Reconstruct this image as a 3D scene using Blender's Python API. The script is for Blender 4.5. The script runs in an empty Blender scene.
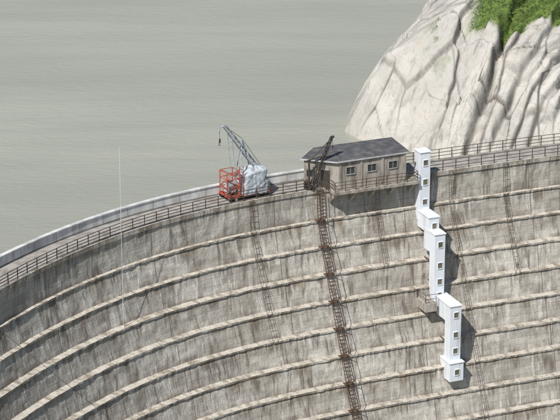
import bpy, math, random
import numpy as np
from mathutils import Vector, noise as mnoise
random.seed(7); rng=np.random.default_rng(5)
scene=bpy.context.scene

# ------------------------------------------------------------------ noise
def _h(ix,iy,seed):
    a=(ix.astype(np.int64)*374761393+iy.astype(np.int64)*668265263+seed*1442695041)&0xffffffff
    a=((a^(a>>13))*1274126177)&0xffffffff
    a=(a^(a>>16))&0xffffffff
    return a/4294967295.0
def vnoise(x,y,seed=0):
    x=np.asarray(x,float); y=np.asarray(y,float)
    ix=np.floor(x); iy=np.floor(y); fx=x-ix; fy=y-iy
    fx=fx*fx*fx*(fx*(fx*6-15)+10); fy=fy*fy*fy*(fy*(fy*6-15)+10)
    a=_h(ix,iy,seed);b=_h(ix+1,iy,seed);c=_h(ix,iy+1,seed);d=_h(ix+1,iy+1,seed)
    return (a*(1-fx)+b*fx)*(1-fy)+(c*(1-fx)+d*fx)*fy
def fbm(x,y,oc=4,seed=0,g=.5):
    s=0;a=1;t=0
    for i in range(oc):
        s=s+a*vnoise(x*2**i+i*17.3,y*2**i-i*9.1,seed+i);t+=a;a*=g
    return s/t*2-1
def sstep(a,b,x):
    t=np.clip((x-a)/(b-a),0,1);return t*t*(3-2*t)

# ------------------------------------------------------------------ node helper
class G:
    def __init__(s,name):
        s.m=bpy.data.materials.new(name); s.m.use_nodes=True
        s.t=s.m.node_tree; s.b=s.t.nodes['Principled BSDF']
    def set(s,sock,v):
        if isinstance(v,bpy.types.NodeSocket): s.t.links.new(v,sock)
        else:
            if isinstance(v,tuple) and len(v)==3 and sock.type=='RGBA': v=v+(1,)
            sock.default_value=v
    def n(s,typ,ins={},**pr):
        nd=s.t.nodes.new(typ)
        for k,v in pr.items(): setattr(nd,k,v)
        for k,v in ins.items(): s.set(nd.inputs[k],v)
        return nd
    def math(s,op,a,b=0.0,c=0.0,clamp=False):
        nd=s.n('ShaderNodeMath',{0:a,1:b,2:c},operation=op); nd.use_clamp=clamp; return nd.outputs[0]
    def mix(s,f,a,b,bt='MIX'):
        nd=s.n('ShaderNodeMix',{},data_type='RGBA',blend_type=bt); s.set(nd.inputs[0],f); s.set(nd.inputs[6],a); s.set(nd.inputs[7],b); return nd.outputs[2]
    def rng(s,v,a,b,c=0.0,d=1.0):
        nd=s.n('ShaderNodeMapRange',{0:v,1:a,2:b,3:c,4:d},interpolation_type='SMOOTHSTEP'); return nd.outputs[0]
    def mp(s,v,sc,loc=(0,0,0),rot=(0,0,0)):
        return s.n('ShaderNodeMapping',{'Vector':v,'Scale':sc,'Location':loc,'Rotation':rot}).outputs[0]
    def noise(s,v,sc=1.0,det=4.0,ro=.55,dist=0.0,dim='3D'):
        nd=s.n('ShaderNodeTexNoise',{},noise_dimensions=dim)
        s.set(nd.inputs['Vector'],v); s.set(nd.inputs['Scale'],sc); s.set(nd.inputs['Detail'],float(det)); s.set(nd.inputs['Roughness'],ro); s.set(nd.inputs['Distortion'],dist)
        return nd.outputs[0]
    def bump(s,h,st=.3,d=.05):
        nd=s.n('ShaderNodeBump',{'Height':h,'Strength':st,'Distance':d}); s.t.links.new(nd.outputs[0],s.b.inputs['Normal'])
    def done(s,col,rough=.85,spec=.3,metal=0.0):
        s.set(s.b.inputs['Base Color'],col); s.set(s.b.inputs['Roughness'],rough)
        s.set(s.b.inputs['Specular IOR Level'],spec); s.set(s.b.inputs['Metallic'],metal); return s.m
    def obj(s): return s.n('ShaderNodeTexCoord').outputs['Object']

def simple(name,c,c2=None,sc=2.0,rough=.7,spec=.3,metal=0.0,stretch=(1,1,1),lo=.4,hi=.65):
    g=G(name); o=g.mp(g.obj(),stretch)
    n=g.noise(o,sc,4.0,.65); f=g.rng(n,lo,hi)
    c2=c2 or tuple(x*.6 for x in c)
    return g.done(g.mix(f,c,c2),rough,spec,metal)

def m_dam():
    g=G('dam_concrete')
    uv=g.n('ShaderNodeUVMap',uv_map='UV').outputs[0]; l2=g.n('ShaderNodeUVMap',uv_map='LIFT').outputs[0]
    sx=g.n('ShaderNodeSeparateXYZ',{0:uv}); S=sx.outputs[0]; Z=sx.outputs[1]
    s2=g.n('ShaderNodeSeparateXYZ',{0:l2}); L=s2.outputs[1]
    fr=g.math('FRACT',L); k=g.math('FLOOR',L)
    big=g.noise(g.mp(uv,(.09,.14,1)),1,3,.6,0,'2D')
    big2=g.noise(g.mp(uv,(.16,.22,1),(31,5,0)),1,3,.65,0,'2D')
    med=g.noise(g.mp(uv,(.5,.5,1),(9,3,0)),1,5,.72,0,'2D')
    col=g.mix(g.rng(big,.35,.65),(.54,.51,.45),(.43,.40,.35))
    col=g.mix(g.rng(med,.44,.68,0,.7),col,(.31,.28,.235))
    pa=g.math('FLOOR',g.math('DIVIDE',S,2.45)); pb=g.math('FLOOR',g.math('DIVIDE',Z,.8))
    wn=g.n('ShaderNodeTexWhiteNoise',{0:g.n('ShaderNodeCombineXYZ',{0:pa,1:pb}).outputs[0]},noise_dimensions='2D').outputs[0]
    pv=g.rng(wn,0,1,.86,1.08)
    col=g.mix(1.0,col,g.n('ShaderNodeCombineColor',{0:pv,1:pv,2:pv}).outputs[0],'MULTIPLY')
    warp=g.math('MULTIPLY_ADD',big,1.5,S)
    sv_=g.n('ShaderNodeCombineXYZ',{0:warp,1:Z}).outputs[0]
    st0=g.noise(g.mp(sv_,(.42,.05,1),(4,0,0)),1,5,.7,0,'2D')
    col=g.mix(g.rng(st0,.5,.64,0,.42),col,(.2,.165,.13))
    st=g.noise(g.mp(sv_,(1.3,.08,1)),1,5,.75,0,'2D')
    col=g.mix(g.math('MULTIPLY',g.rng(st,.5,.66,0,.85),g.rng(big2,.42,.6,.08,1)),col,(.13,.105,.085))
    st2=g.noise(g.mp(sv_,(2.2,.16,1),(50,7,0)),1,5,.75,0,'2D')
    col=g.mix(g.math('MULTIPLY',g.rng(st2,.53,.66,0,.85),g.rng(big2,.58,.4,.1,1)),col,(.7,.67,.62))
    def drip(fs,amp,off,loc,soft=.25):
        v=g.n('ShaderNodeCombineXYZ',{0:g.math('MULTIPLY',S,fs),1:g.math('MULTIPLY_ADD',k,7.31,loc)}).outputs[0]
        nn=g.noise(v,1,4,.8,0,'2D')
        return g.rng(g.math('SUBTRACT',g.math('MULTIPLY_ADD',nn,amp,off),fr),0,soft)
    col=g.mix(g.math('MULTIPLY',drip(.6,3.6,-1.6,0.0,.45),g.rng(med,.3,.6,.35,.8)),col,(.13,.105,.08))
    col=g.mix(g.math('MULTIPLY',drip(2.3,3.4,-1.8,33.0,.5),.7),col,(.7,.68,.64))
    col=g.mix(g.math('MULTIPLY',drip(.3,2.8,-1.2,71.0,.5),.45),col,(.24,.175,.11))
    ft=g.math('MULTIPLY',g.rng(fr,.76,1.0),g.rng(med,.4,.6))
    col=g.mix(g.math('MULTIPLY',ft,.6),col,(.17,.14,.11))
    l1=g.math('LESS_THAN',g.math('FRACT',g.math('DIVIDE',S,2.45)),.022)
    lz=g.math('LESS_THAN',g.math('FRACT',g.math('DIVIDE',Z,.8)),.06)
    ln=g.math('MULTIPLY',g.math('MAXIMUM',l1,lz),g.rng(big,.35,.6,.1,.5))
    col=g.mix(ln,col,(.15,.13,.11))
    lj=g.math('LESS_THAN',g.math('FRACT',g.math('DIVIDE',S,14.7)),.006)
    col=g.mix(g.math('MULTIPLY',lj,.8),col,(.09,.08,.07))
    nz=g.n('ShaderNodeSeparateXYZ',{0:g.n('ShaderNodeNewGeometry').outputs['True Normal']}).outputs[2]
    tc=g.mix(g.rng(g.noise(g.mp(uv,(1.0,1.3,1)),1,5,.75,0,'2D'),.42,.68),(.56,.52,.45),(.26,.22,.165))
    col=g.mix(g.math('GREATER_THAN',nz,.6),col,tc)
    fine=g.noise(uv,7,3,.7,0,'2D')
    col=g.mix(g.rng(fine,.38,.75,0,.42),col,(.18,.16,.14))
    g.bump(g.noise(uv,2.5,4,.75,0,'2D'),.6,.1)
    return g.done(col,.92,.2)

def m_rock():
    g=G('granite_rock'); o=g.obj()
    A=lambda n:g.n('ShaderNodeAttribute',attribute_name=n).outputs['Fac']
    big=g.noise(o,.14,3,.6); med=g.noise(o,.6,5,.7,.4); fine=g.noise(o,5,3,.75)
    col=g.mix(g.rng(big,.38,.62),(.52,.495,.445),(.43,.41,.37))
    col=g.mix(g.rng(med,.48,.72,0,.65),col,(.31,.29,.26))
    ox=g.noise(g.mp(o,(.3,.3,.5),(20,3,1)),1,4,.6)
    col=g.mix(g.rng(ox,.56,.68,0,.25),col,(.46,.35,.25))
    st=g.noise(g.mp(g.mp(o,(1,1,1),(0,0,0),(0,0,-.95)),(.1,.9,.3)),1,5,.7)
    col=g.mix(g.rng(st,.54,.68,0,.5),col,(.18,.165,.15))
    st3=g.noise(g.mp(g.mp(o,(1,1,1),(0,0,0),(0,0,-1.1)),(.25,2.6,.6)),1,4,.7)
    col=g.mix(g.rng(st3,.58,.7,0,.5),col,(.14,.125,.11))
    col=g.mix(A('fiss'),col,(.05,.045,.04))
    col=g.mix(g.rng(fine,.5,.8,0,.45),col,(.22,.205,.185))
    gr=g.mix(g.rng(g.noise(o,1.3,4,.7),.35,.65),(.14,.195,.045),(.065,.1,.028))
    col=g.mix(A('grass'),col,gr)
    g.bump(g.noise(o,2.2,4,.75),.7,.18)
    return g.done(col,.9,.25)

def m_water():
    g=G('silty_water'); o=g.obj()
    b=g.noise(g.mp(o,(.006,.022,1)),1,3,.6,0,'2D'); c=g.noise(g.mp(o,(.03,.2,1)),1,4,.6,0,'2D')
    col=g.mix(g.rng(b,.35,.65),(.365,.362,.292),(.31,.308,.25))
    col=g.mix(g.rng(c,.4,.7,0,.35),col,(.27,.27,.218))
    w=g.noise(g.mp(o,(.6,1.5,1)),1,3,.6,.3,'2D')
    g.bump(w,.35,.28)
    return g.done(col,.34,.45)

M={}
M['dam']=m_dam(); M['rock']=m_rock(); M['water']=m_water()
M['deck']=simple('deck_concrete',(.36,.34,.31),(.23,.21,.185),.8,.9)
M['parapet']=simple('pale_parapet',(.62,.62,.6),(.42,.42,.4),.7,.85,stretch=(1,1,.4))
M['rail']=simple('rail_steel',(.05,.042,.036),(.1,.06,.04),3,.6,.4)
M['ladder']=simple('rusty_steel',(.075,.05,.038),(.14,.08,.05),4,.8)
M['white']=simple('white_paint',(.7,.73,.77),(.5,.51,.52),.9,.7,stretch=(1.5,1.5,.25),lo=.5,hi=.75)
M['pane']=simple('window_shutter',(.17,.15,.1),(.1,.09,.06),3,.4,.5)
M['wall']=simple('house_concrete',(.38,.345,.3),(.2,.175,.145),.9,.9,stretch=(1.6,1.6,.4))
M['roof']=simple('roof_felt',(.075,.075,.08),(.13,.125,.12),1.2,.8)
M['fascia']=simple('roof_fascia',(.5,.5,.5),(.36,.36,.36),2,.7)
M['glass']=simple('dark_glass',(.03,.035,.04),(.05,.055,.06),1,.15,.6)
M['frame']=simple('window_frame',(.38,.36,.33),(.26,.25,.23),3,.6)
M['red']=simple('red_paint',(.45,.09,.05),(.27,.07,.045),4,.6)
M['tarp']=simple('grey_tarpaulin',(.45,.48,.51),(.25,.27,.29),1.6,.65)
M['steel']=simple('grey_steel',(.36,.4,.43),(.22,.25,.27),3,.5,.5)
M['dark']=simple('dark_steel',(.045,.04,.038),(.08,.06,.045),3,.6)
M['green']=simple('shrub_leaves',(.14,.21,.045),(.07,.115,.03),.9,.8,.2)
M['ground']=simple('valley_ground',(.2,.19,.16),(.1,.13,.06),.03,.95)
M['tyre']=simple('rubber',(.03,.03,.03),(.05,.045,.04),3,.9)

# ------------------------------------------------------------------ mesh builder
class MB:
    def __init__(s): s.v=[];s.f=[]
    def box8(s,p):
        b=len(s.v); s.v+=[tuple(q) for q in p]
        for f in ((3,2,1,0),(4,5,6,7),(0,1,5,4),(1,2,6,5),(2,3,7,6),(3,0,4,7)): s.f.append(tuple(b+i for i in f))
    def tube(s,a,b,r,n=6,r2=None):
        a=Vector(a);b=Vector(b);d=(b-a)
        if d.length<1e-6:return
        q=d.to_track_quat('Z','Y'); r2=r if r2 is None else r2; k=len(s.v)
        for i in range(n):
            t=2*math.pi*(i+.5)/n; c=Vector((math.cos(t),math.sin(t),0))
            s.v.append(tuple(a+q@(c*r)))
            s.v.append(tuple(b+q@(c*r2)))
        for i in range(n):
            j=(i+1)%n; s.f.append((k+2*i,k+2*j,k+2*j+1,k+2*i+1))
        s.f.append(tuple(k+2*i for i in range(n))[::-1]); s.f.append(tuple(k+2*i+1 for i in range(n)))
    def prism(s,poly,z0,z1,top=None):
        k=len(s.v);n=len(poly)
        for p in poly:s.v.append((p[0],p[1],z0))
        for i,p in enumerate(top or poly):s.v.append((p[0],p[1],z1 if len(p)<3 else p[2]))
        s.f.append(tuple(range(k,k+n))[::-1]); s.f.append(tuple(range(k+n,k+2*n)))
        for i in range(n):
            j=(i+1)%n; s.f.append((k+i,k+j,k+n+j,k+n+i))
    def make(s,name,mat,parent=None,bev=0):
        me=bpy.data.meshes.new(name); me.from_pydata(s.v,[],s.f); me.update()
        o=bpy.data.objects.new(name,me); scene.collection.objects.link(o); me.materials.append(mat)
        if parent:o.parent=parent
        if bev:
            b=o.modifiers.new('b','BEVEL');b.width=bev;b.segments=1
        return o
def empty(name,loc=(0,0,0)):
    e=bpy.data.objects.new(name,None); scene.collection.objects.link(e); e.empty_display_size=.5
    return e

# ------------------------------------------------------------------ dam axis (plan curve, metres)
cp=np.array([(-25.7,213.4),(-17.4,225.6),(-8,234.3),(2,240),(12.4,244.6),(23.1,249.1),(29.8,251.7)])
pf=np.polyfit(cp[:,0]/30,cp[:,1],4)
xs=np.linspace(-26.5,31,2500); ys=np.polyval(pf,xs/30)
pts=list(zip(xs,ys))
th=math.atan2(ys[-1]-ys[-2],xs[-1]-xs[-2]); th=min(th,math.radians(22)); x,y=pts[-1]; R=[]
for i in range(280): x+=.25*math.cos(th); y+=.25*math.sin(th); th-=.25/400; R.append((x,y))
th=math.atan2(ys[1]-ys[0],xs[1]-xs[0]); x,y=pts[0]; Lf=[]
for i in range(260): x-=.25*math.cos(th); y-=.25*math.sin(th); th+=.25/85; Lf.append((x,y))
P=np.array(Lf[::-1]+pts+R)
seg=np.hypot(*np.diff(P,axis=0).T); S=np.concatenate([[0],np.cumsum(seg)])
ds=.25; ss=np.arange(0,S[-1],ds)
CX=np.interp(ss,S,P[:,0]); CY=np.interp(ss,S,P[:,1])
TH=np.arctan2(np.gradient(CY),np.gradient(CX)); 
TH=np.convolve(np.pad(TH,12,mode='edge'),np.ones(25)/25,'valid')
i0=len(Lf)
def s_at(x):
    j=np.searchsorted(P[i0:i0+2500,0],x); return S[i0+min(max(j,0),2499)]
def Ds(s,n,z):
    a=np.interp(s,ss,TH); return Vector((np.interp(s,ss,CX)+n*math.sin(a),np.interp(s,ss,CY)-n*math.cos(a),z))
def D(x,n,z): return Ds(s_at(x),n,z)
def TN(x):
    a=float(np.interp(s_at(x),ss,TH)); return Vector((math.cos(a),math.sin(a),0)),Vector((math.sin(a),-math.cos(a),0))

# ------------------------------------------------------------------ dam
rows=[(-.35,.15,0,0),(.15,.15,0.02,0),(.16,-.3,.05,0),(.02,-.31,.06,0)]
LED=[]
z=-.31;n=.02;k=0
lifts=[(3.2,.25)]+[(2.4,.42)]+[(2.4,.66)]*25
for k,(h,tr) in enumerate(lifts):
    zt=z if k else -.31
    hh=h if k else h-.31
    bat=.04*hh if k==0 else .22*hh
    for q in (.2,.4,.6,.8,1.0):
        rows.append((n+bat*q,zt-hh*q,k+max(.07,q*.99) if k==0 else k+q*.99,1))
    n+=bat; z=zt-hh
    n+=tr; rows.append((n+.14,z-.03,k+1.0,0)); rows.append((n+.14,z-.22,k+1.03,0)); rows.append((n,z-.23,k+1.04,0))
    LED.append((z,n+.14)); z-=.18; 
zb=z
nr=len(rows); ns=len(ss)
V=np.zeros((nr,ns,3)); 
for r,(nn,zz,l,_) in enumerate(rows):
    amp=.08 if r>3 else .008
    off=nn+amp*fbm(ss*1.3,np.full(ns,r*3.7),4,11,.7)
    zoff=zz+(.05*fbm(ss*.8,np.full(ns,zz*2),4,21,.65) if r>3 else 0)
    V[r,:,0]=CX+off*np.sin(TH);V[r,:,1]=CY-off*np.cos(TH);V[r,:,2]=zoff
idx=np.arange(nr*ns).reshape(nr,ns)
F=np.stack([idx[:-1,:-1],idx[1:,:-1],idx[1:,1:],idx[:-1,1:]],-1).reshape(-1,4)
me=bpy.data.meshes.new('downstream_face'); me.from_pydata(V.reshape(-1,3).tolist(),[],F.tolist())
u1=me.uv_layers.new(name='UV'); u2=me.uv_layers.new(name='LIFT')
vi=np.zeros(len(me.loops),dtype=np.int32); me.loops.foreach_get('vertex_index',vi)
rr=vi//ns; cc=vi%ns; zr=np.array([r[1]-r[0]*.3 for r in rows]); lr=np.array([r[2] for r in rows])
u1.data.foreach_set('uv',np.stack([ss[cc],zr[rr]],-1).ravel().astype(np.float32))
u2.data.foreach_set('uv',np.stack([ss[cc],lr[rr]],-1).ravel().astype(np.float32))
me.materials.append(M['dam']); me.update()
dam=empty('arch_dam')
o=bpy.data.objects.new('downstream_face',me); scene.collection.objects.link(o); o.parent=dam

def sweep(prof,s0,s1,name,mat,parent,step=.5,closed=False):
    q=np.arange(s0,s1+step*.5,step); mb=MB(); m=len(prof)
    for s in q:
        for (nn,zz) in prof: mb.v.append(tuple(Ds(s,nn,zz)))
    for i in range(len(q)-1):
        for j in range(m if closed else m-1):
            j2=(j+1)%m; mb.f.append((i*m+j,i*m+j2,(i+1)*m+j2,(i+1)*m+j))
    if closed:
        mb.f.append(tuple(range(m))[::-1]); e=(len(q)-1)*m; mb.f.append(tuple(range(e,e+m)))
    return mb.make(name,mat,parent)
SE=ss[-1]-.3
sweep([(-.35,.15),(-.352,0.0),(-3.3,0.0)],0,SE,'deck',M['deck'],dam)
sPar=s_at(13.6)
sweep([(-3.3,-.1),(-3.3,1.0),(-3.22,1.02),(-3.22,1.14),(-3.68,1.14),(-3.68,1.02),(-3.6,1.0),(-3.6,-.1)],0,sPar,'parapet',M['parapet'],dam,closed=True)
jb=MB()
for s in np.arange(1,sPar,3.0):
    jb.box8([Ds(s,-3.31,.0),Ds(s,-3.285,.0),Ds(s+.06,-3.285,.0),Ds(s+.06,-3.31,.0),Ds(s,-3.31,.98),Ds(s,-3.285,.98),Ds(s+.06,-3.285,.98),Ds(s+.06,-3.31,.98)])
jb.make('parapet_joint_strips',M['deck'],dam)
sweep([(-3.3,0.0),(-3.3,.18),(-3.6,.18),(-3.6,-64)],0,SE,'upstream_face',M['deck'],dam)

def railing(name,s0,s1,n,zb,h=1.1,step=1.5,rails=(1.0,.66,.33),r=.03):
    mb=MB(); q=np.arange(s0,s1,step)
    for i,s in enumerate(q):
        j=random.uniform(-.02,.02)
        mb.tube(Ds(s,n,zb),Ds(s,n+j,zb+h),.05,5)
        if i+1<len(q):
            for t in rails: mb.tube(Ds(s,n,zb+h*t),Ds(q[i+1],n,zb+h*t),r,5)
    return mb.make(name,M['rail'])
railing('railing',2,s_at(3.4),-.02,.15,r=.042,rails=(1,.7,.42,.14))
railing('railing',s_at(15.6),SE,-.02,.15,r=.036)
railing('railing',sPar+.4,SE,-3.45,.18,r=.036)

def obox(mb,x,n0,n1,w,z0,z1,dx=0):
    T,Nn=TN(x); c=D(x,0,0)+T*dx
    a=[c-T*w/2+Nn*n0,c-T*w/2+Nn*n1,c+T*w/2+Nn*n1,c+T*w/2+Nn*n0]
    mb.box8([Vector((p.x,p.y,z0)) for p in a]+[Vector((p.x,p.y,z1)) for p in a])
def pt(x,dx,n,z):
    T,Nn=TN(x); c=D(x,0,0)+T*dx+Nn*n; return Vector((c.x,c.y,z))

# ------------------------------------------------------------------ ladders down the face
def ladder(x,zend,w,r=.035,rung=.4,det=True):
    mb=MB(); zs=[(0.2,.2)]+[(zz,nn) for zz,nn in LED if zz>zend]
    for i in range(len(zs)-1):
        (za,na),(zb_,nb)=zs[i],zs[i+1]
        na+=.1;nb+=.1
        for sx in (-w/2,w/2):
            mb.tube(pt(x,sx,na,za),pt(x,sx,nb,zb_),r,5)
            if det:
                mb.tube(pt(x,sx,nb,zb_),pt(x,sx,nb-.5,zb_-.02),r*.8,4)
                mb.tube(pt(x,sx,na+.75,za+.8),pt(x,sx,nb+.75,zb_+.8),r*.7,4)
                mb.tube(pt(x,sx,nb,zb_),pt(x,sx,nb+.75,zb_+.8),r*.7,4)
        L=math.hypot(za-zb_,na-nb); m=int(L/rung)
        for j in range(m):
            t=j/m; mb.tube(pt(x,-w/2,na+(nb-na)*t,za+(zb_-za)*t),pt(x,w/2,na+(nb-na)*t,za+(zb_-za)*t),r*.8,4)
        if det:
            mb.box8([pt(x,-w*.8,nb-.5,zb_+.02),pt(x,-w*.8,nb+.15,zb_+.02),pt(x,w*.8,nb+.15,zb_+.02),pt(x,w*.8,nb-.5,zb_+.02),
                     pt(x,-w*.8,nb-.5,zb_+.07),pt(x,-w*.8,nb+.15,zb_+.07),pt(x,w*.8,nb+.15,zb_+.07),pt(x,w*.8,nb-.5,zb_+.07)])
    return mb.make('steel_ladder',M['ladder'])
ladder(3.9,-60,.62,.05,.33)
ladder(-3.0,-15,.55,.026,.5,False)
ladder(9.9,-9,.45,.023,.6,False)
ladder(17.7,-60,.45,.023,.6,False)
ladder(23.6,-12,.5,.026,.6,False)

# ------------------------------------------------------------------ white stair tower
tw=empty('stair_tower'); X=14.55
body=MB();cap=MB();pan=MB();frm=MB()
secs=[(-.2,1.15,1.2,-4.6,2.8,0,1),        # upper shaft
      (.5,3.4,1.2,-5.3,-3.6,.05,1),       # link block
      (2.2,4.8,1.22,-7.2,-5.0,.1,1),      # link block
      (3.6,4.799,1.2,-12.4,-7.204,.1,0),  # middle shaft
      (4.3,8.2,1.3,-13.6,-11.75,.4,1),    # link block
      (7.0,8.199,1.28,-17.9,-13.604,.4,0),# lower shaft
      (5.8,8.7,1.6,-19.9,-17.9,.4,1)]     # foot block
wins=[[1.7,-.4,-2.6],[-4.5],[-6.1],[-8.4,-10.2,-11.7],[-12.7],[-14.9,-16.7],[-18.9]]
for i,(n0,n1,w,z0,z1,dx,cp_) in enumerate(secs):
    obox(body,X,n0,n1,w,z0,z1,dx)
    if cp_: obox(cap,X,n0-.06,n1+.08,w+.14,z1+.004,z1+.13,dx)
    for zc in wins[i]:
        ww=.5; hh=.6
        obox(pan,X,n1-.1,n1+.012,ww,zc-hh/2,zc+hh/2,dx+.05)
        for sx in (-1,1): obox(frm,X,n1-.05,n1+.05,.06,zc-hh/2-.06,zc+hh/2+.06,dx+.05+sx*(ww/2+.03))
        obox(frm,X,n1-.05,n1+.07,ww,zc+hh/2,zc+hh/2+.06,dx+.05); obox(frm,X,n1-.05,n1+.07,ww,zc-hh/2-.06,zc-hh/2,dx+.05)
body.make('shafts',M['white'],tw,.02);cap.make('roof_slabs',M['white'],tw,.02);pan.make('windows',M['pane'],tw);frm.make('window_surrounds',M['white'],tw)
l=MB(); obox(l,X,3.4,6.0,1.3,-12.9,-12.0,-1.35)
l.make('landing',M['wall'],tw,.02)
l=MB()
for a,b in (((-1.95,3.9),(-1.95,5.9)),((-1.95,5.9),(-.75,5.9))):
    for h in (.5,1.0): l.tube(pt(X,a[0],a[1],-12+h),pt(X,b[0],b[1],-12+h),.03)
    for q in (a,b): l.tube(pt(X,q[0],q[1],-12),pt(X,q[0],q[1],-11.),.035)
for zc,na,nb,dx in ((-8.3,2.0,3.6,.1),(-10.5,3.0,3.6,.1),(-16.0,5.6,7.0,.4)):
    for sx in (-.4,.4): l.tube(pt(X,sx+dx,na,zc),pt(X,sx+dx,nb,zc),.06)
l.make('landing_rail_and_ties',M['rail'],tw)

# ------------------------------------------------------------------ gate house on its platform
hs=empty('concrete_gatehouse'); XB=9.2
w=MB(); foot=[pt(XB,-3.9,.95,0),pt(XB,3.7,.95,0),pt(XB,3.7,-3.1,0),pt(XB,-4.6,-3.1,0),pt(XB,-6.9,-1.1,0)]
zt=[3.0,3.0,3.25,3.25,3.05]
w.prism([(p.x,p.y) for p in foot],-.05,3.1,[(p.x,p.y,zt[i]) for i,p in enumerate(foot)])
w.make('walls',M['wall'],hs,.02)
def grow(ps,d):
    c=sum(ps,Vector())/len(ps); return [p+(p-c).normalized()*d for p in ps]
rf=grow(foot,.42)
r=MB()
low=[Vector((p.x,p.y,zt[i]+.005)) for i,p in enumerate(rf)]
hi_=[Vector((p.x,p.y,zt[i]+.15)) for i,p in enumerate(rf)]
m=len(rf); r.v+=[tuple(p) for p in low]+[tuple(p) for p in hi_]
r.f.append(tuple(range(m))[::-1]); 
for i in range(m): j=(i+1)%m; r.f.append((i,j,m+j,m+i))
r.f.append(tuple(range(m,2*m)))
r.make('roof_slab',M['fascia'],hs)
r=MB(); rg=[pt(XB,-2.6,-1.2,3.48),pt(XB,2.3,-1.2,3.48)]
top=[Vector((p.x,p.y,zt[i]+.156)) for i,p in enumerate(grow(foot,.36))]
r.v=[tuple(p) for p in top]+[tuple(p) for p in rg]
r.f=[(0,1,6,5),(1,2,6),(2,3,5,6),(3,4,5),(4,0,5)]
r.make('roof',M['roof'],hs)
gl=MB();fr=MB()
def win(dx,zc,ww,hh):
    obox(gl,XB,.9,.965,ww,zc-hh/2,zc+hh/2,dx)
    for sx in (-1,1): obox(fr,XB,.93,1.03,.06,zc-hh/2-.06,zc+hh/2+.06,dx+sx*(ww/2+.03))
    for zz in (zc+hh/2,zc-hh/2-.06): obox(fr,XB,.93,1.05,ww,zz,zz+.06,dx)
    obox(fr,XB,.93,1.0,.04,zc-hh/2,zc+hh/2,dx)
win(-2.6,1.95,.95,.75);win(-.2,1.95,.95,.75);win(2.2,1.95,.95,.75)
gl.make('windows',M['glass'],hs);fr.make('window_frames',M['frame'],hs)
pl=MB()
for dx in (-3.75,-1.4,1.0,3.55): obox(pl,XB,.92,1.04,.26,.03,2.98,dx)
pl.make('pilasters',M['wall'],hs)
A=foot[4];B=foot[0]; d=(B-A); L=d.length; d.normalize(); nn=Vector((d.y,-d.x,0))
dr=MB()
def wbox(mb,a,b,z0,z1,t0,t1):
    q=[A+d*a+nn*t0,A+d*a+nn*t1,A+d*b+nn*t1,A+d*b+nn*t0]
    mb.box8([Vector((p.x,p.y,z0)) for p in q]+[Vector((p.x,p.y,z1)) for p in q])
wbox(dr,L*.5,L*.5+.9,.02,2.05,-.05,.03); dr.make('door',M['dark'],hs)
dr=MB(); wbox(dr,.3,.9,1.3,2.0,-.05,.03); dr.make('side_window',M['glass'],hs)
pl=MB(); obox(pl,XB,.05,1.65,9.6,-.32,.02,.1); pl.make('platform_slab',M['wall'],hs,.02)
pl=MB()
for dx in (-4.4,-2.2,0,2.2,4.5):
    q=[pt(XB,dx-.15,.1,-1.5),pt(XB,dx-.15,.3,-1.5),pt(XB,dx+.15,.3,-1.5),pt(XB,dx+.15,.1,-1.5),
       pt(XB,dx-.15,.1,-.325),pt(XB,dx-.15,1.5,-.325),pt(XB,dx+.15,1.5,-.325),pt(XB,dx+.15,.1,-.325)]
    pl.box8(q)
pl.make('platform_brackets',M['wall'],hs)
pl=MB()
for i in range(9):
    dx=-4.6+i*1.17; pl.tube(pt(XB,dx,1.58,0),pt(XB,dx,1.58,1.05),.045,5)
    if i<8:
        for h in (1.05,.7,.35): pl.tube(pt(XB,dx,1.58,h),pt(XB,dx+1.17,1.58,h),.034,5)
for dx in (-4.6,4.76):
    for h in (1.05,.7,.35): pl.tube(pt(XB,dx,.0,h),pt(XB,dx,1.58,h),.034,5)
pl.make('platform_railing',M['rail'],hs)

def lattice(mb,a,b,w0,w1,r,nseg,up=Vector((0,0,1))):
    a=Vector(a);b=Vector(b);d=(b-a).normalized(); s1=d.cross(up).normalized(); s2=s1.cross(d).normalized()
    def ring(t):
        w=(w0+(w1-w0)*t)/2; c=a+(b-a)*t; return [c+s1*w+s2*w,c-s1*w+s2*w,c-s1*w-s2*w,c+s1*w-s2*w]
    for i in range(nseg):
        p=ring(i/nseg);q=ring((i+1)/nseg)
        for j in range(4):
            mb.tube(p[j],q[j],r,5); mb.tube(p[j],p[(j+1)%4],r*.7,4)
            if i%2: mb.tube(p[j],q[(j+1)%4],r*.65,4)
            else: mb.tube(p[(j+1)%4],q[j],r*.65,4)
# ------------------------------------------------------------------ crest crane
cr=empty('crest_crane'); XC=-2.85
b=MB()
for n_ in (-.55,-2.5): b.box8([pt(XC,-2.4,n_-.1,.45),pt(XC,-2.4,n_+.1,.45),pt(XC,2.4,n_+.1,.45),pt(XC,2.4,n_-.1,.45),pt(XC,-2.4,n_-.1,.68),pt(XC,-2.4,n_+.1,.68),pt(XC,2.4,n_+.1,.68),pt(XC,2.4,n_-.1,.68)])
for dx in (-2.3,-.8,.8,2.2): obox(b,XC,-2.5,-.5,.2,.5,.66,dx)
b.make('undercarriage',M['red'],cr,.02)
b=MB()
for dx in (-2.0,-1.0,.9,1.9):
    for n_ in (-.5,-2.55): b.tube(pt(XC,dx,n_-.12,.33),pt(XC,dx,n_+.12,.33),.31,16)
b.make('wheels',M['tyre'],cr)
b=MB(); x0,x1,n0,n1=-2.4,-.95,-2.3,-.8
lev=[.66,1.5,2.35,3.1]
for i,zz in enumerate(lev):
    c=[pt(XC,x0,n0,zz),pt(XC,x1,n0,zz),pt(XC,x1,n1,zz),pt(XC,x0,n1,zz)]
    for j in range(4):
        b.tube(c[j],c[(j+1)%4],.045,6)
        if i<3:
            u=Vector((0,0,lev[i+1]-zz)); b.tube(c[j],c[j]+u,.06,6)
            if (i+j)%2: b.tube(c[j],c[(j+1)%4]+u,.035,5)
            else: b.tube(c[(j+1)%4],c[j]+u,.035,5)
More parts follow.
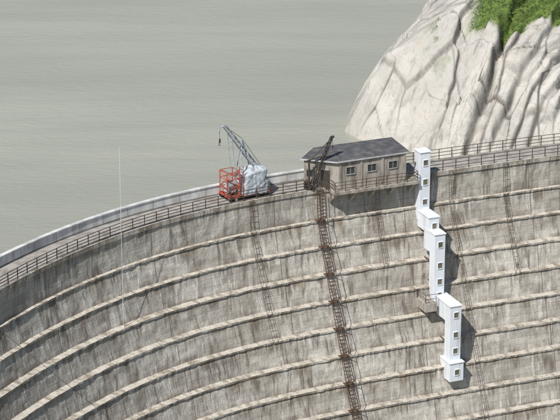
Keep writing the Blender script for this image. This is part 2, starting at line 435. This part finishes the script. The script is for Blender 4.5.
for sx in (x1-.1,x1+.32): b.tube(pt(XC,sx,-.62,.2),pt(XC,sx,-.62,3.7),.04,5)
for i in range(10): b.tube(pt(XC,x1-.1,-.62,.3+i*.34),pt(XC,x1+.32,-.62,.3+i*.34),.03,4)
b.make('red_cage',M['red'],cr)
b=MB()
for (a0,a1,b0,b1,c0,c1) in ((-2.2,-1.2,-2.1,-1.1,.9,1.75),(-2.25,-1.6,-1.0,-.85,1.6,2.3),(-1.5,-1.0,-1.0,-.86,2.4,3.0)):
    b.box8([pt(XC,a0,b0,c0),pt(XC,a0,b1,c0),pt(XC,a1,b1,c0),pt(XC,a1,b0,c0),pt(XC,a0,b0,c1),pt(XC,a0,b1,c1),pt(XC,a1,b1,c1),pt(XC,a1,b0,c1)])
b.make('winch_box_and_panels',M['fascia'],cr,.03)
NU,NV=96,40; mb=MB()
for j in range(NV+1):
    v=j/NV
    for i in range(NU):
        a=2*math.pi*i/NU
        ca,sa=math.cos(a),math.sin(a)
        sq=(abs(ca)**5+abs(sa)**5)**(-.2)
        side=min(v/.68,1); tp=max(0,(v-.68)/.32)
        taper=(1.06-.16*side)*(1-tp**1.3*.97)
        fold=1+(.035*math.sin(a*11+3*math.sin(a*2))+.02*math.sin(a*23+v*4))*(1-.75*side)+.1*mnoise.noise(Vector((ca*2.4,sa*2.4,v*4)))+.05*mnoise.noise(Vector((ca*6,sa*6,v*9)))
        rr_=taper*sq*fold
        zz=.55+side*2.15+ (.55*tp**.9) +.22*ca*side*(1-tp)+.16*mnoise.noise(Vector((ca*2+5,sa*2,v*4)))
        p=pt(XC,.8+1.55*ca*rr_+.35*tp,-1.5+1.05*sa*rr_,zz); mb.v.append(tuple(p))
for j in range(NV):
    for i in range(NU):
        k=(i+1)%NU; mb.f.append((j*NU+i,j*NU+k,(j+1)*NU+k,(j+1)*NU+i))
mb.f.append(tuple(NV*NU+i for i in range(NU)))
o=mb.make('tarpaulin_cover',M['tarp'],cr)
b=MB()
foot_=pt(XC,1.5,-1.6,2.8); tip=pt(XC,-2.2,-1.6,7.9); lattice(b,foot_,tip,.5,.3,.045,9)
tipn=pt(XC,-2.75,-1.6,7.8); b.tube(tip,tipn,.1); b.tube(tipn,pt(XC,-2.85,-1.6,7.2),.06)
for n_ in (-1.1,-2.1): b.tube(pt(XC,-.6,n_,2.8),pt(XC,-.25,-1.6,6.3),.06); b.tube(pt(XC,.9,n_,2.9),pt(XC,-.25,-1.6,6.3),.05)
b.tube(pt(XC,-1.5,-1.6,3.1),pt(XC,-1.9,-1.6,7.3),.045); b.tube(pt(XC,-1.05,-1.6,3.1),pt(XC,-1.4,-1.6,6.75),.045)
for i in range(6): b.tube(pt(XC,-1.54-.06*i,-1.6,3.5+i*.64),pt(XC,-1.08-.055*i,-1.6,3.9+i*.55),.03)
b.make('boom',M['steel'],cr)
b=MB()
b.tube(tip,pt(XC,-.25,-1.6,6.3),.022);b.tube(pt(XC,-.25,-1.6,6.3),pt(XC,2.1,-1.6,2.8),.022)
b.tube(tipn,pt(XC,-2.75,-1.6,6.5),.02)
b.tube(pt(XC,-2.75,-1.6,6.6),pt(XC,-2.75,-1.6,6.2),.1,8); 
pr=None
for i in range(9):
    a=-math.pi*.5+i/8*math.pi*1.3+math.pi; p=pt(XC,-2.75+.12*math.cos(a),-1.6,6.05+.13*math.sin(a))
    if pr:b.tube(pr,p,.035)
    pr=p
b.make('hook_and_cables',M['dark'],cr)

# ------------------------------------------------------------------ dark derrick beside the house
dk=empty('derrick_crane'); XD=3.3
b=MB()
lattice(b,pt(XD,-.2,.0,.2),pt(XD,2.0,.3,5.6),.42,.2,.05,8)
b.tube(pt(XD,-.4,-.0,3.2),pt(XD,2.0,.3,5.5),.06); b.tube(pt(XD,-.4,-.0,.2),pt(XD,-.4,-.0,3.4),.12)
b.tube(pt(XD,-.7,-.0,3.3),pt(XD,1.2,.2,3.7),.08)
b.make('boom',M['dark'],dk)
b=MB(); obox(b,XD,-.6,.1,1.0,.15,.35,-.2); obox(b,XD,-.5,-.05,.55,.352,1.0,-.5)
b.make('base_and_winch',M['dark'],dk,.02)
b=MB(); b.tube(pt(XD,2.1,.3,5.6),pt(XD,2.1,.3,4.7),.02);b.tube(pt(XD,1.95,.3,5.6),pt(XD,2.25,.3,5.6),.14);b.tube(pt(XD,2.1,.3,4.7),pt(XD,2.1,.3,4.4),.08)
b.make('pulley_and_hook',M['dark'],dk)

# ------------------------------------------------------------------ mast (stands on a ledge of the dam) and cable
mz,mn=LED[2]; mn-=.3
b=MB(); b.tube(D(-17.0,mn,mz),D(-17.0,mn,10.2),.026,6,.022)
b.box8([D(-17.0,mn,mz-.03)+Vector(v) for v in ((-.1,-.1,0),(.1,-.1,0),(.1,.1,0),(-.1,.1,0),(-.1,-.1,.15),(.1,-.1,.15),(.1,.1,.15),(-.1,.1,.15))])
b.make('slender_mast',M['parapet'])
b=MB(); A0=Vector((-24,200,1.4)); dv=Vector((9,5,-10.6)); pr=None
for i in range(40):
    t=-1.2+i*.18; p=A0+dv*t+Vector((0,0,-.06*(t*(4-t))))
    if pr:b.tube(pr,p,.026,4)
    pr=p
b.make('overhead_cable',M['dark'])

# ------------------------------------------------------------------ water, ground
ups=[Ds(s,-3.62,-3.0) for s in np.arange(0,SE,1.0)]
mb=MB(); n_=len(ups)
rad=[0,15,60,200,800,6000]
for i,p in enumerate(ups):
    a=math.radians(178-(i/(n_-1))*178) 
    for r_ in rad: mb.v.append((p.x+r_*math.cos(a),p.y+r_*math.sin(a),-3.0))
m=len(rad)
for i in range(n_-1):
    for j in range(m-1): mb.f.append((i*m+j,(i+1)*m+j,(i+1)*m+j+1,i*m+j+1))
mb.make('water',M['water'])
mb=MB(); mb.v=[(-7000,-7000,-66),(7000,-7000,-66),(7000,7000,-66),(-7000,7000,-66)];mb.f=[(0,1,2,3)]
mb.make('ground',M['ground'])

# ------------------------------------------------------------------ granite headland
poly=np.array([(20,258.6),(28,257.8),(33,257.5),(60,268),(100,283),(260,345),(260,600),(70,600),(48,430),(32,365),(22,328),(16.5,306),(12,289),(8.4,276),(7.2,269.5),(9.5,265.3),(14,262)])
gx=np.concatenate([np.arange(0,42,.12),np.arange(42,80,.8),np.arange(80,255,4)])
gy=np.concatenate([np.arange(252,288,.12),np.arange(288,340,.4),np.arange(340,590,5)])
X2,Y2=np.meshgrid(gx,gy)
wx=X2+1.0*fbm(X2*.12,Y2*.12,4,3); wy=Y2+1.0*fbm(X2*.12+50,Y2*.12,4,4)
dist=np.full(X2.shape,1e9); inside=np.zeros(X2.shape,bool)
for i in range(len(poly)):
    a=poly[i];b_=poly[(i+1)%len(poly)]; e=b_-a
    t=np.clip(((wx-a[0])*e[0]+(wy-a[1])*e[1])/(e@e),0,1)
    dist=np.minimum(dist,np.hypot(wx-a[0]-t*e[0],wy-a[1]-t*e[1]))
    c=((a[1]>wy)!=(b_[1]>wy)); 
    xi=(b_[0]-a[0])*(wy-a[1])/(b_[1]-a[1]+1e-12)+a[0]
    inside^=(c&(wx<xi))
d=np.where(inside,dist,-dist)
Hh=np.where(d>0,-3+9*(1-np.exp(-np.maximum(d,0)/4))+.35*np.maximum(d,0),-3+2.0*d)
Hh=np.where(d>20,Hh+ .1*(d-20),Hh)
def plates(x,y,sc,an,ang,seed,amp,tilt,soft=.12):
    """elongated jointed slabs; offsets blended over a narrow joint"""
    c,s_=math.cos(ang),math.sin(ang); u=(x*c+y*s_)*sc/an; v=(-x*s_+y*c)*sc
    iu=np.floor(u);iv=np.floor(v); ds_=[];hs_=[]
    for du in (-1,0,1):
        for dv_ in (-1,0,1):
            cu=iu+du;cv=iv+dv_; px=cu+_h(cu,cv,seed);py=cv+_h(cu,cv,seed+1)
            ds_.append(np.sqrt((u-px)**2+(v-py)**2))
            hs_.append(amp*(_h(cu,cv,seed+2)*2-1)+tilt*((u-px)*(_h(cu,cv,seed+3)*2-1)+(v-py)*(_h(cu,cv,seed+4)*2-1)))
    ds_=np.array(ds_);hs_=np.array(hs_); so_=np.sort(ds_,axis=0); w=np.exp(-(ds_-so_[0])/(soft*sc)); 
    return (w*hs_).sum(0)/w.sum(0),so_[1]-so_[0]
qx=X2+1.4*fbm(X2*.15,Y2*.15,2,31);qy=Y2+1.4*fbm(X2*.15+9,Y2*.15,2,32)
rgh=sstep(16,22,X2-.35*(Y2-260))
fade=sstep(-1,2,d)
v1,e1=plates(qx,qy,.17,2.0,math.radians(60),41,.9,1.5,.05)
v2,e2=plates(qx,qy,.38,2.8,math.radians(54),51,.5,.9,.04)
v3,e3=plates(qx,qy,.22,1.5,math.radians(-25),91,.35,.8,.05)
v4,e4=plates(qx,qy,.75,2.0,math.radians(25),131,.14,.3,.04)
Hh+=fade*(v1*(.3+.7*rgh)+v2*(.05+.9*rgh)+v3*(.75+.15*rgh)+v4*(.15+.85*rgh)+.8*fbm(X2*.13,Y2*.13,3,61)+.06*fbm(X2*.9,Y2*.9,5,62,.6)*(.5+1.2*rgh))
nz_=sstep(-.3,.15,fbm(X2*.3,Y2*.3,3,99))
c1=np.clip(1.2-e1/.022,0,1);c2=np.clip(1.2-e2/.035,0,1);c3=np.clip(1.2-e3/.018,0,1);c4=np.clip(1.1-e4/.05,0,1)
fiss=np.maximum.reduce([c1*.95*(.5+.5*rgh),c2*.8*rgh*(.3+.7*nz_),c3*.85*nz_,c4*.5*rgh*nz_])*fade
Hh-=fade*(c1*.3*(.4+.6*rgh)+c2*.18*rgh+c3*.15+c4*.05*rgh)
def fissure(pl,w,dep,reach=2.6):
    """joint with the slab on its lake side standing proud of the one beyond it"""
    global Hh,fiss
    px=X2+.7*fbm(X2*.35,Y2*.35,2,71);py=Y2+.7*fbm(X2*.35,Y2*.35+20,2,72); dm=np.full(X2.shape,1e9); sg=np.zeros(X2.shape)
    for a,b_ in zip(pl[:-1],pl[1:]):
        a=np.array(a);b_=np.array(b_);e=b_-a;t=np.clip(((px-a[0])*e[0]+(py-a[1])*e[1])/(e@e),0,1)
        dd=np.hypot(px-a[0]-t*e[0],py-a[1]-t*e[1]); cr_=e[0]*(py-a[1])-e[1]*(px-a[0])
        nw=dd<dm; dm=np.where(nw,dd,dm); sg=np.where(nw,np.sign(cr_),sg)
    sd=sg*dm; k_=1/(1+np.exp(-np.clip(sd/.07,-40,40)))
    var=.45+.55*sstep(-.4,.4,fbm(X2*.3,Y2*.3,2,77))
    Hh=Hh+dep*var*(k_*.55*np.exp(-dm/reach)-(1-k_)*.45*np.exp(-dm/(reach*.5)))-dep*.35*var*np.exp(-(dm/w)**2)
    fiss=np.maximum(fiss,.95*var*np.exp(-(dm/(w*.9))**2))
fissure([(20,258),(23,263),(25.2,268),(28,274),(30,281)],.32,3.0)
fissure([(23.3,259),(26.5,263),(30,268),(33,274)],.22,1.9,1.8)
fissure([(17.6,261),(19.5,267),(22,275),(24,284)],.14,.8,2.0)
fissure([(27,258),(31,262),(36,266)],.22,1.5,1.8)
fissure([(21.6,258),(24.4,263),(27,268)],.16,.9,1.0)
fissure([(25.2,258),(28.6,262.2),(32,267)],.16,.9,1.0)
gr=sstep(-.02,.16,fbm(X2*.2,Y2*.2,4,81)*.6+ (Y2-.02*(X2-28)-267.9)*.13)*sstep(20,22.5,X2-.25*(Y2-270))
g2=sstep(.24,.36,fbm(X2*.45,Y2*.45,4,83))*sstep(264,271,Y2)*sstep(15,19,X2-.3*(Y2-270))*.9
gr=np.maximum(gr,g2)*fade
Hh+=gr*(.12+.3*np.abs(fbm(X2*1.6,Y2*1.6,3,82)))
idx=np.arange(X2.size).reshape(X2.shape)
F=np.stack([idx[:-1,:-1],idx[:-1,1:],idx[1:,1:],idx[1:,:-1]],-1).reshape(-1,4)
me=bpy.data.meshes.new('rock_headland'); me.from_pydata(np.stack([X2,Y2,Hh],-1).reshape(-1,3).tolist(),[],F.tolist())
for nm,ar in (('fiss',fiss),('grass',gr)):
    at=me.attributes.new(nm,'FLOAT','POINT'); at.data.foreach_set('value',np.clip(ar,0,1).ravel().astype(np.float32))
me.materials.append(M['rock']); me.update()
me.polygons.foreach_set('use_smooth',np.ones(len(me.polygons),dtype=bool))
o=bpy.data.objects.new('rock_headland',me); scene.collection.objects.link(o)
cand=np.argwhere((gr>.5)&(X2<42)&(Y2<300)&(Y2>255)); mb=MB()
sel=cand[rng.integers(0,len(cand),17000)] if len(cand) else []
for (a,b_) in sel:
    x0_,y0_,z0_=X2[a,b_],Y2[a,b_],Hh[a,b_]; cl=.1+.9*max(0,vnoise(np.array([x0_*.6]),np.array([y0_*.6]),91)[0]-.42)
    for q in range(2):
        hgt=random.uniform(.0,.6)*cl; c=Vector((x0_+random.uniform(-.2,.2),y0_+random.uniform(-.2,.2),z0_+hgt))
        s_=random.uniform(.05,.11); k=len(mb.v)
        ax=Vector((random.uniform(-1,1),random.uniform(-1,1),random.uniform(-.6,.6))).normalized(); ay=ax.cross(Vector((random.uniform(-1,1),random.uniform(-1,1),1))).normalized()
        mb.v+=[tuple(c-ax*s_),tuple(c+ay*s_*.6),tuple(c+ax*s_),tuple(c-ay*s_*.6)]; mb.f.append((k,k+1,k+2,k+3))
if mb.v: mb.make('alpine_shrubs',M['green'])

# ------------------------------------------------------------------ light, sky, camera
sv=Vector((-.33,-.56,.76)).normalized()
sun=bpy.data.lights.new('sun','SUN'); sun.energy=5.0; sun.angle=math.radians(.5); sun.color=(1,.975,.93)
so=bpy.data.objects.new('sun',sun); scene.collection.objects.link(so); so.rotation_euler=sv.to_track_quat('Z','Y').to_euler()
wd=bpy.data.worlds.new('World'); scene.world=wd; wd.use_nodes=True
sk=wd.node_tree.nodes.new('ShaderNodeTexSky'); sk.sky_type='NISHITA'; sk.sun_disc=False
sk.sun_elevation=math.asin(sv.z); sk.sun_rotation=math.atan2(sv.x,sv.y); sk.altitude=1000; sk.dust_density=2.5
bg=wd.node_tree.nodes['Background']; wd.node_tree.links.new(sk.outputs[0],bg.inputs[0]); bg.inputs[1].default_value=.095
cam=bpy.data.cameras.new('camera'); co=bpy.data.objects.new('camera',cam); scene.collection.objects.link(co)
cam.sensor_width=36; cam.lens=36*2500/560; cam.clip_end=20000; cam.clip_start=1
co.location=(0,0,85.5); co.rotation_euler=(math.radians(90-20),0,0)
scene.camera=co
scene.view_settings.view_transform='Standard'; scene.view_settings.look='None'; scene.view_settings.exposure=0
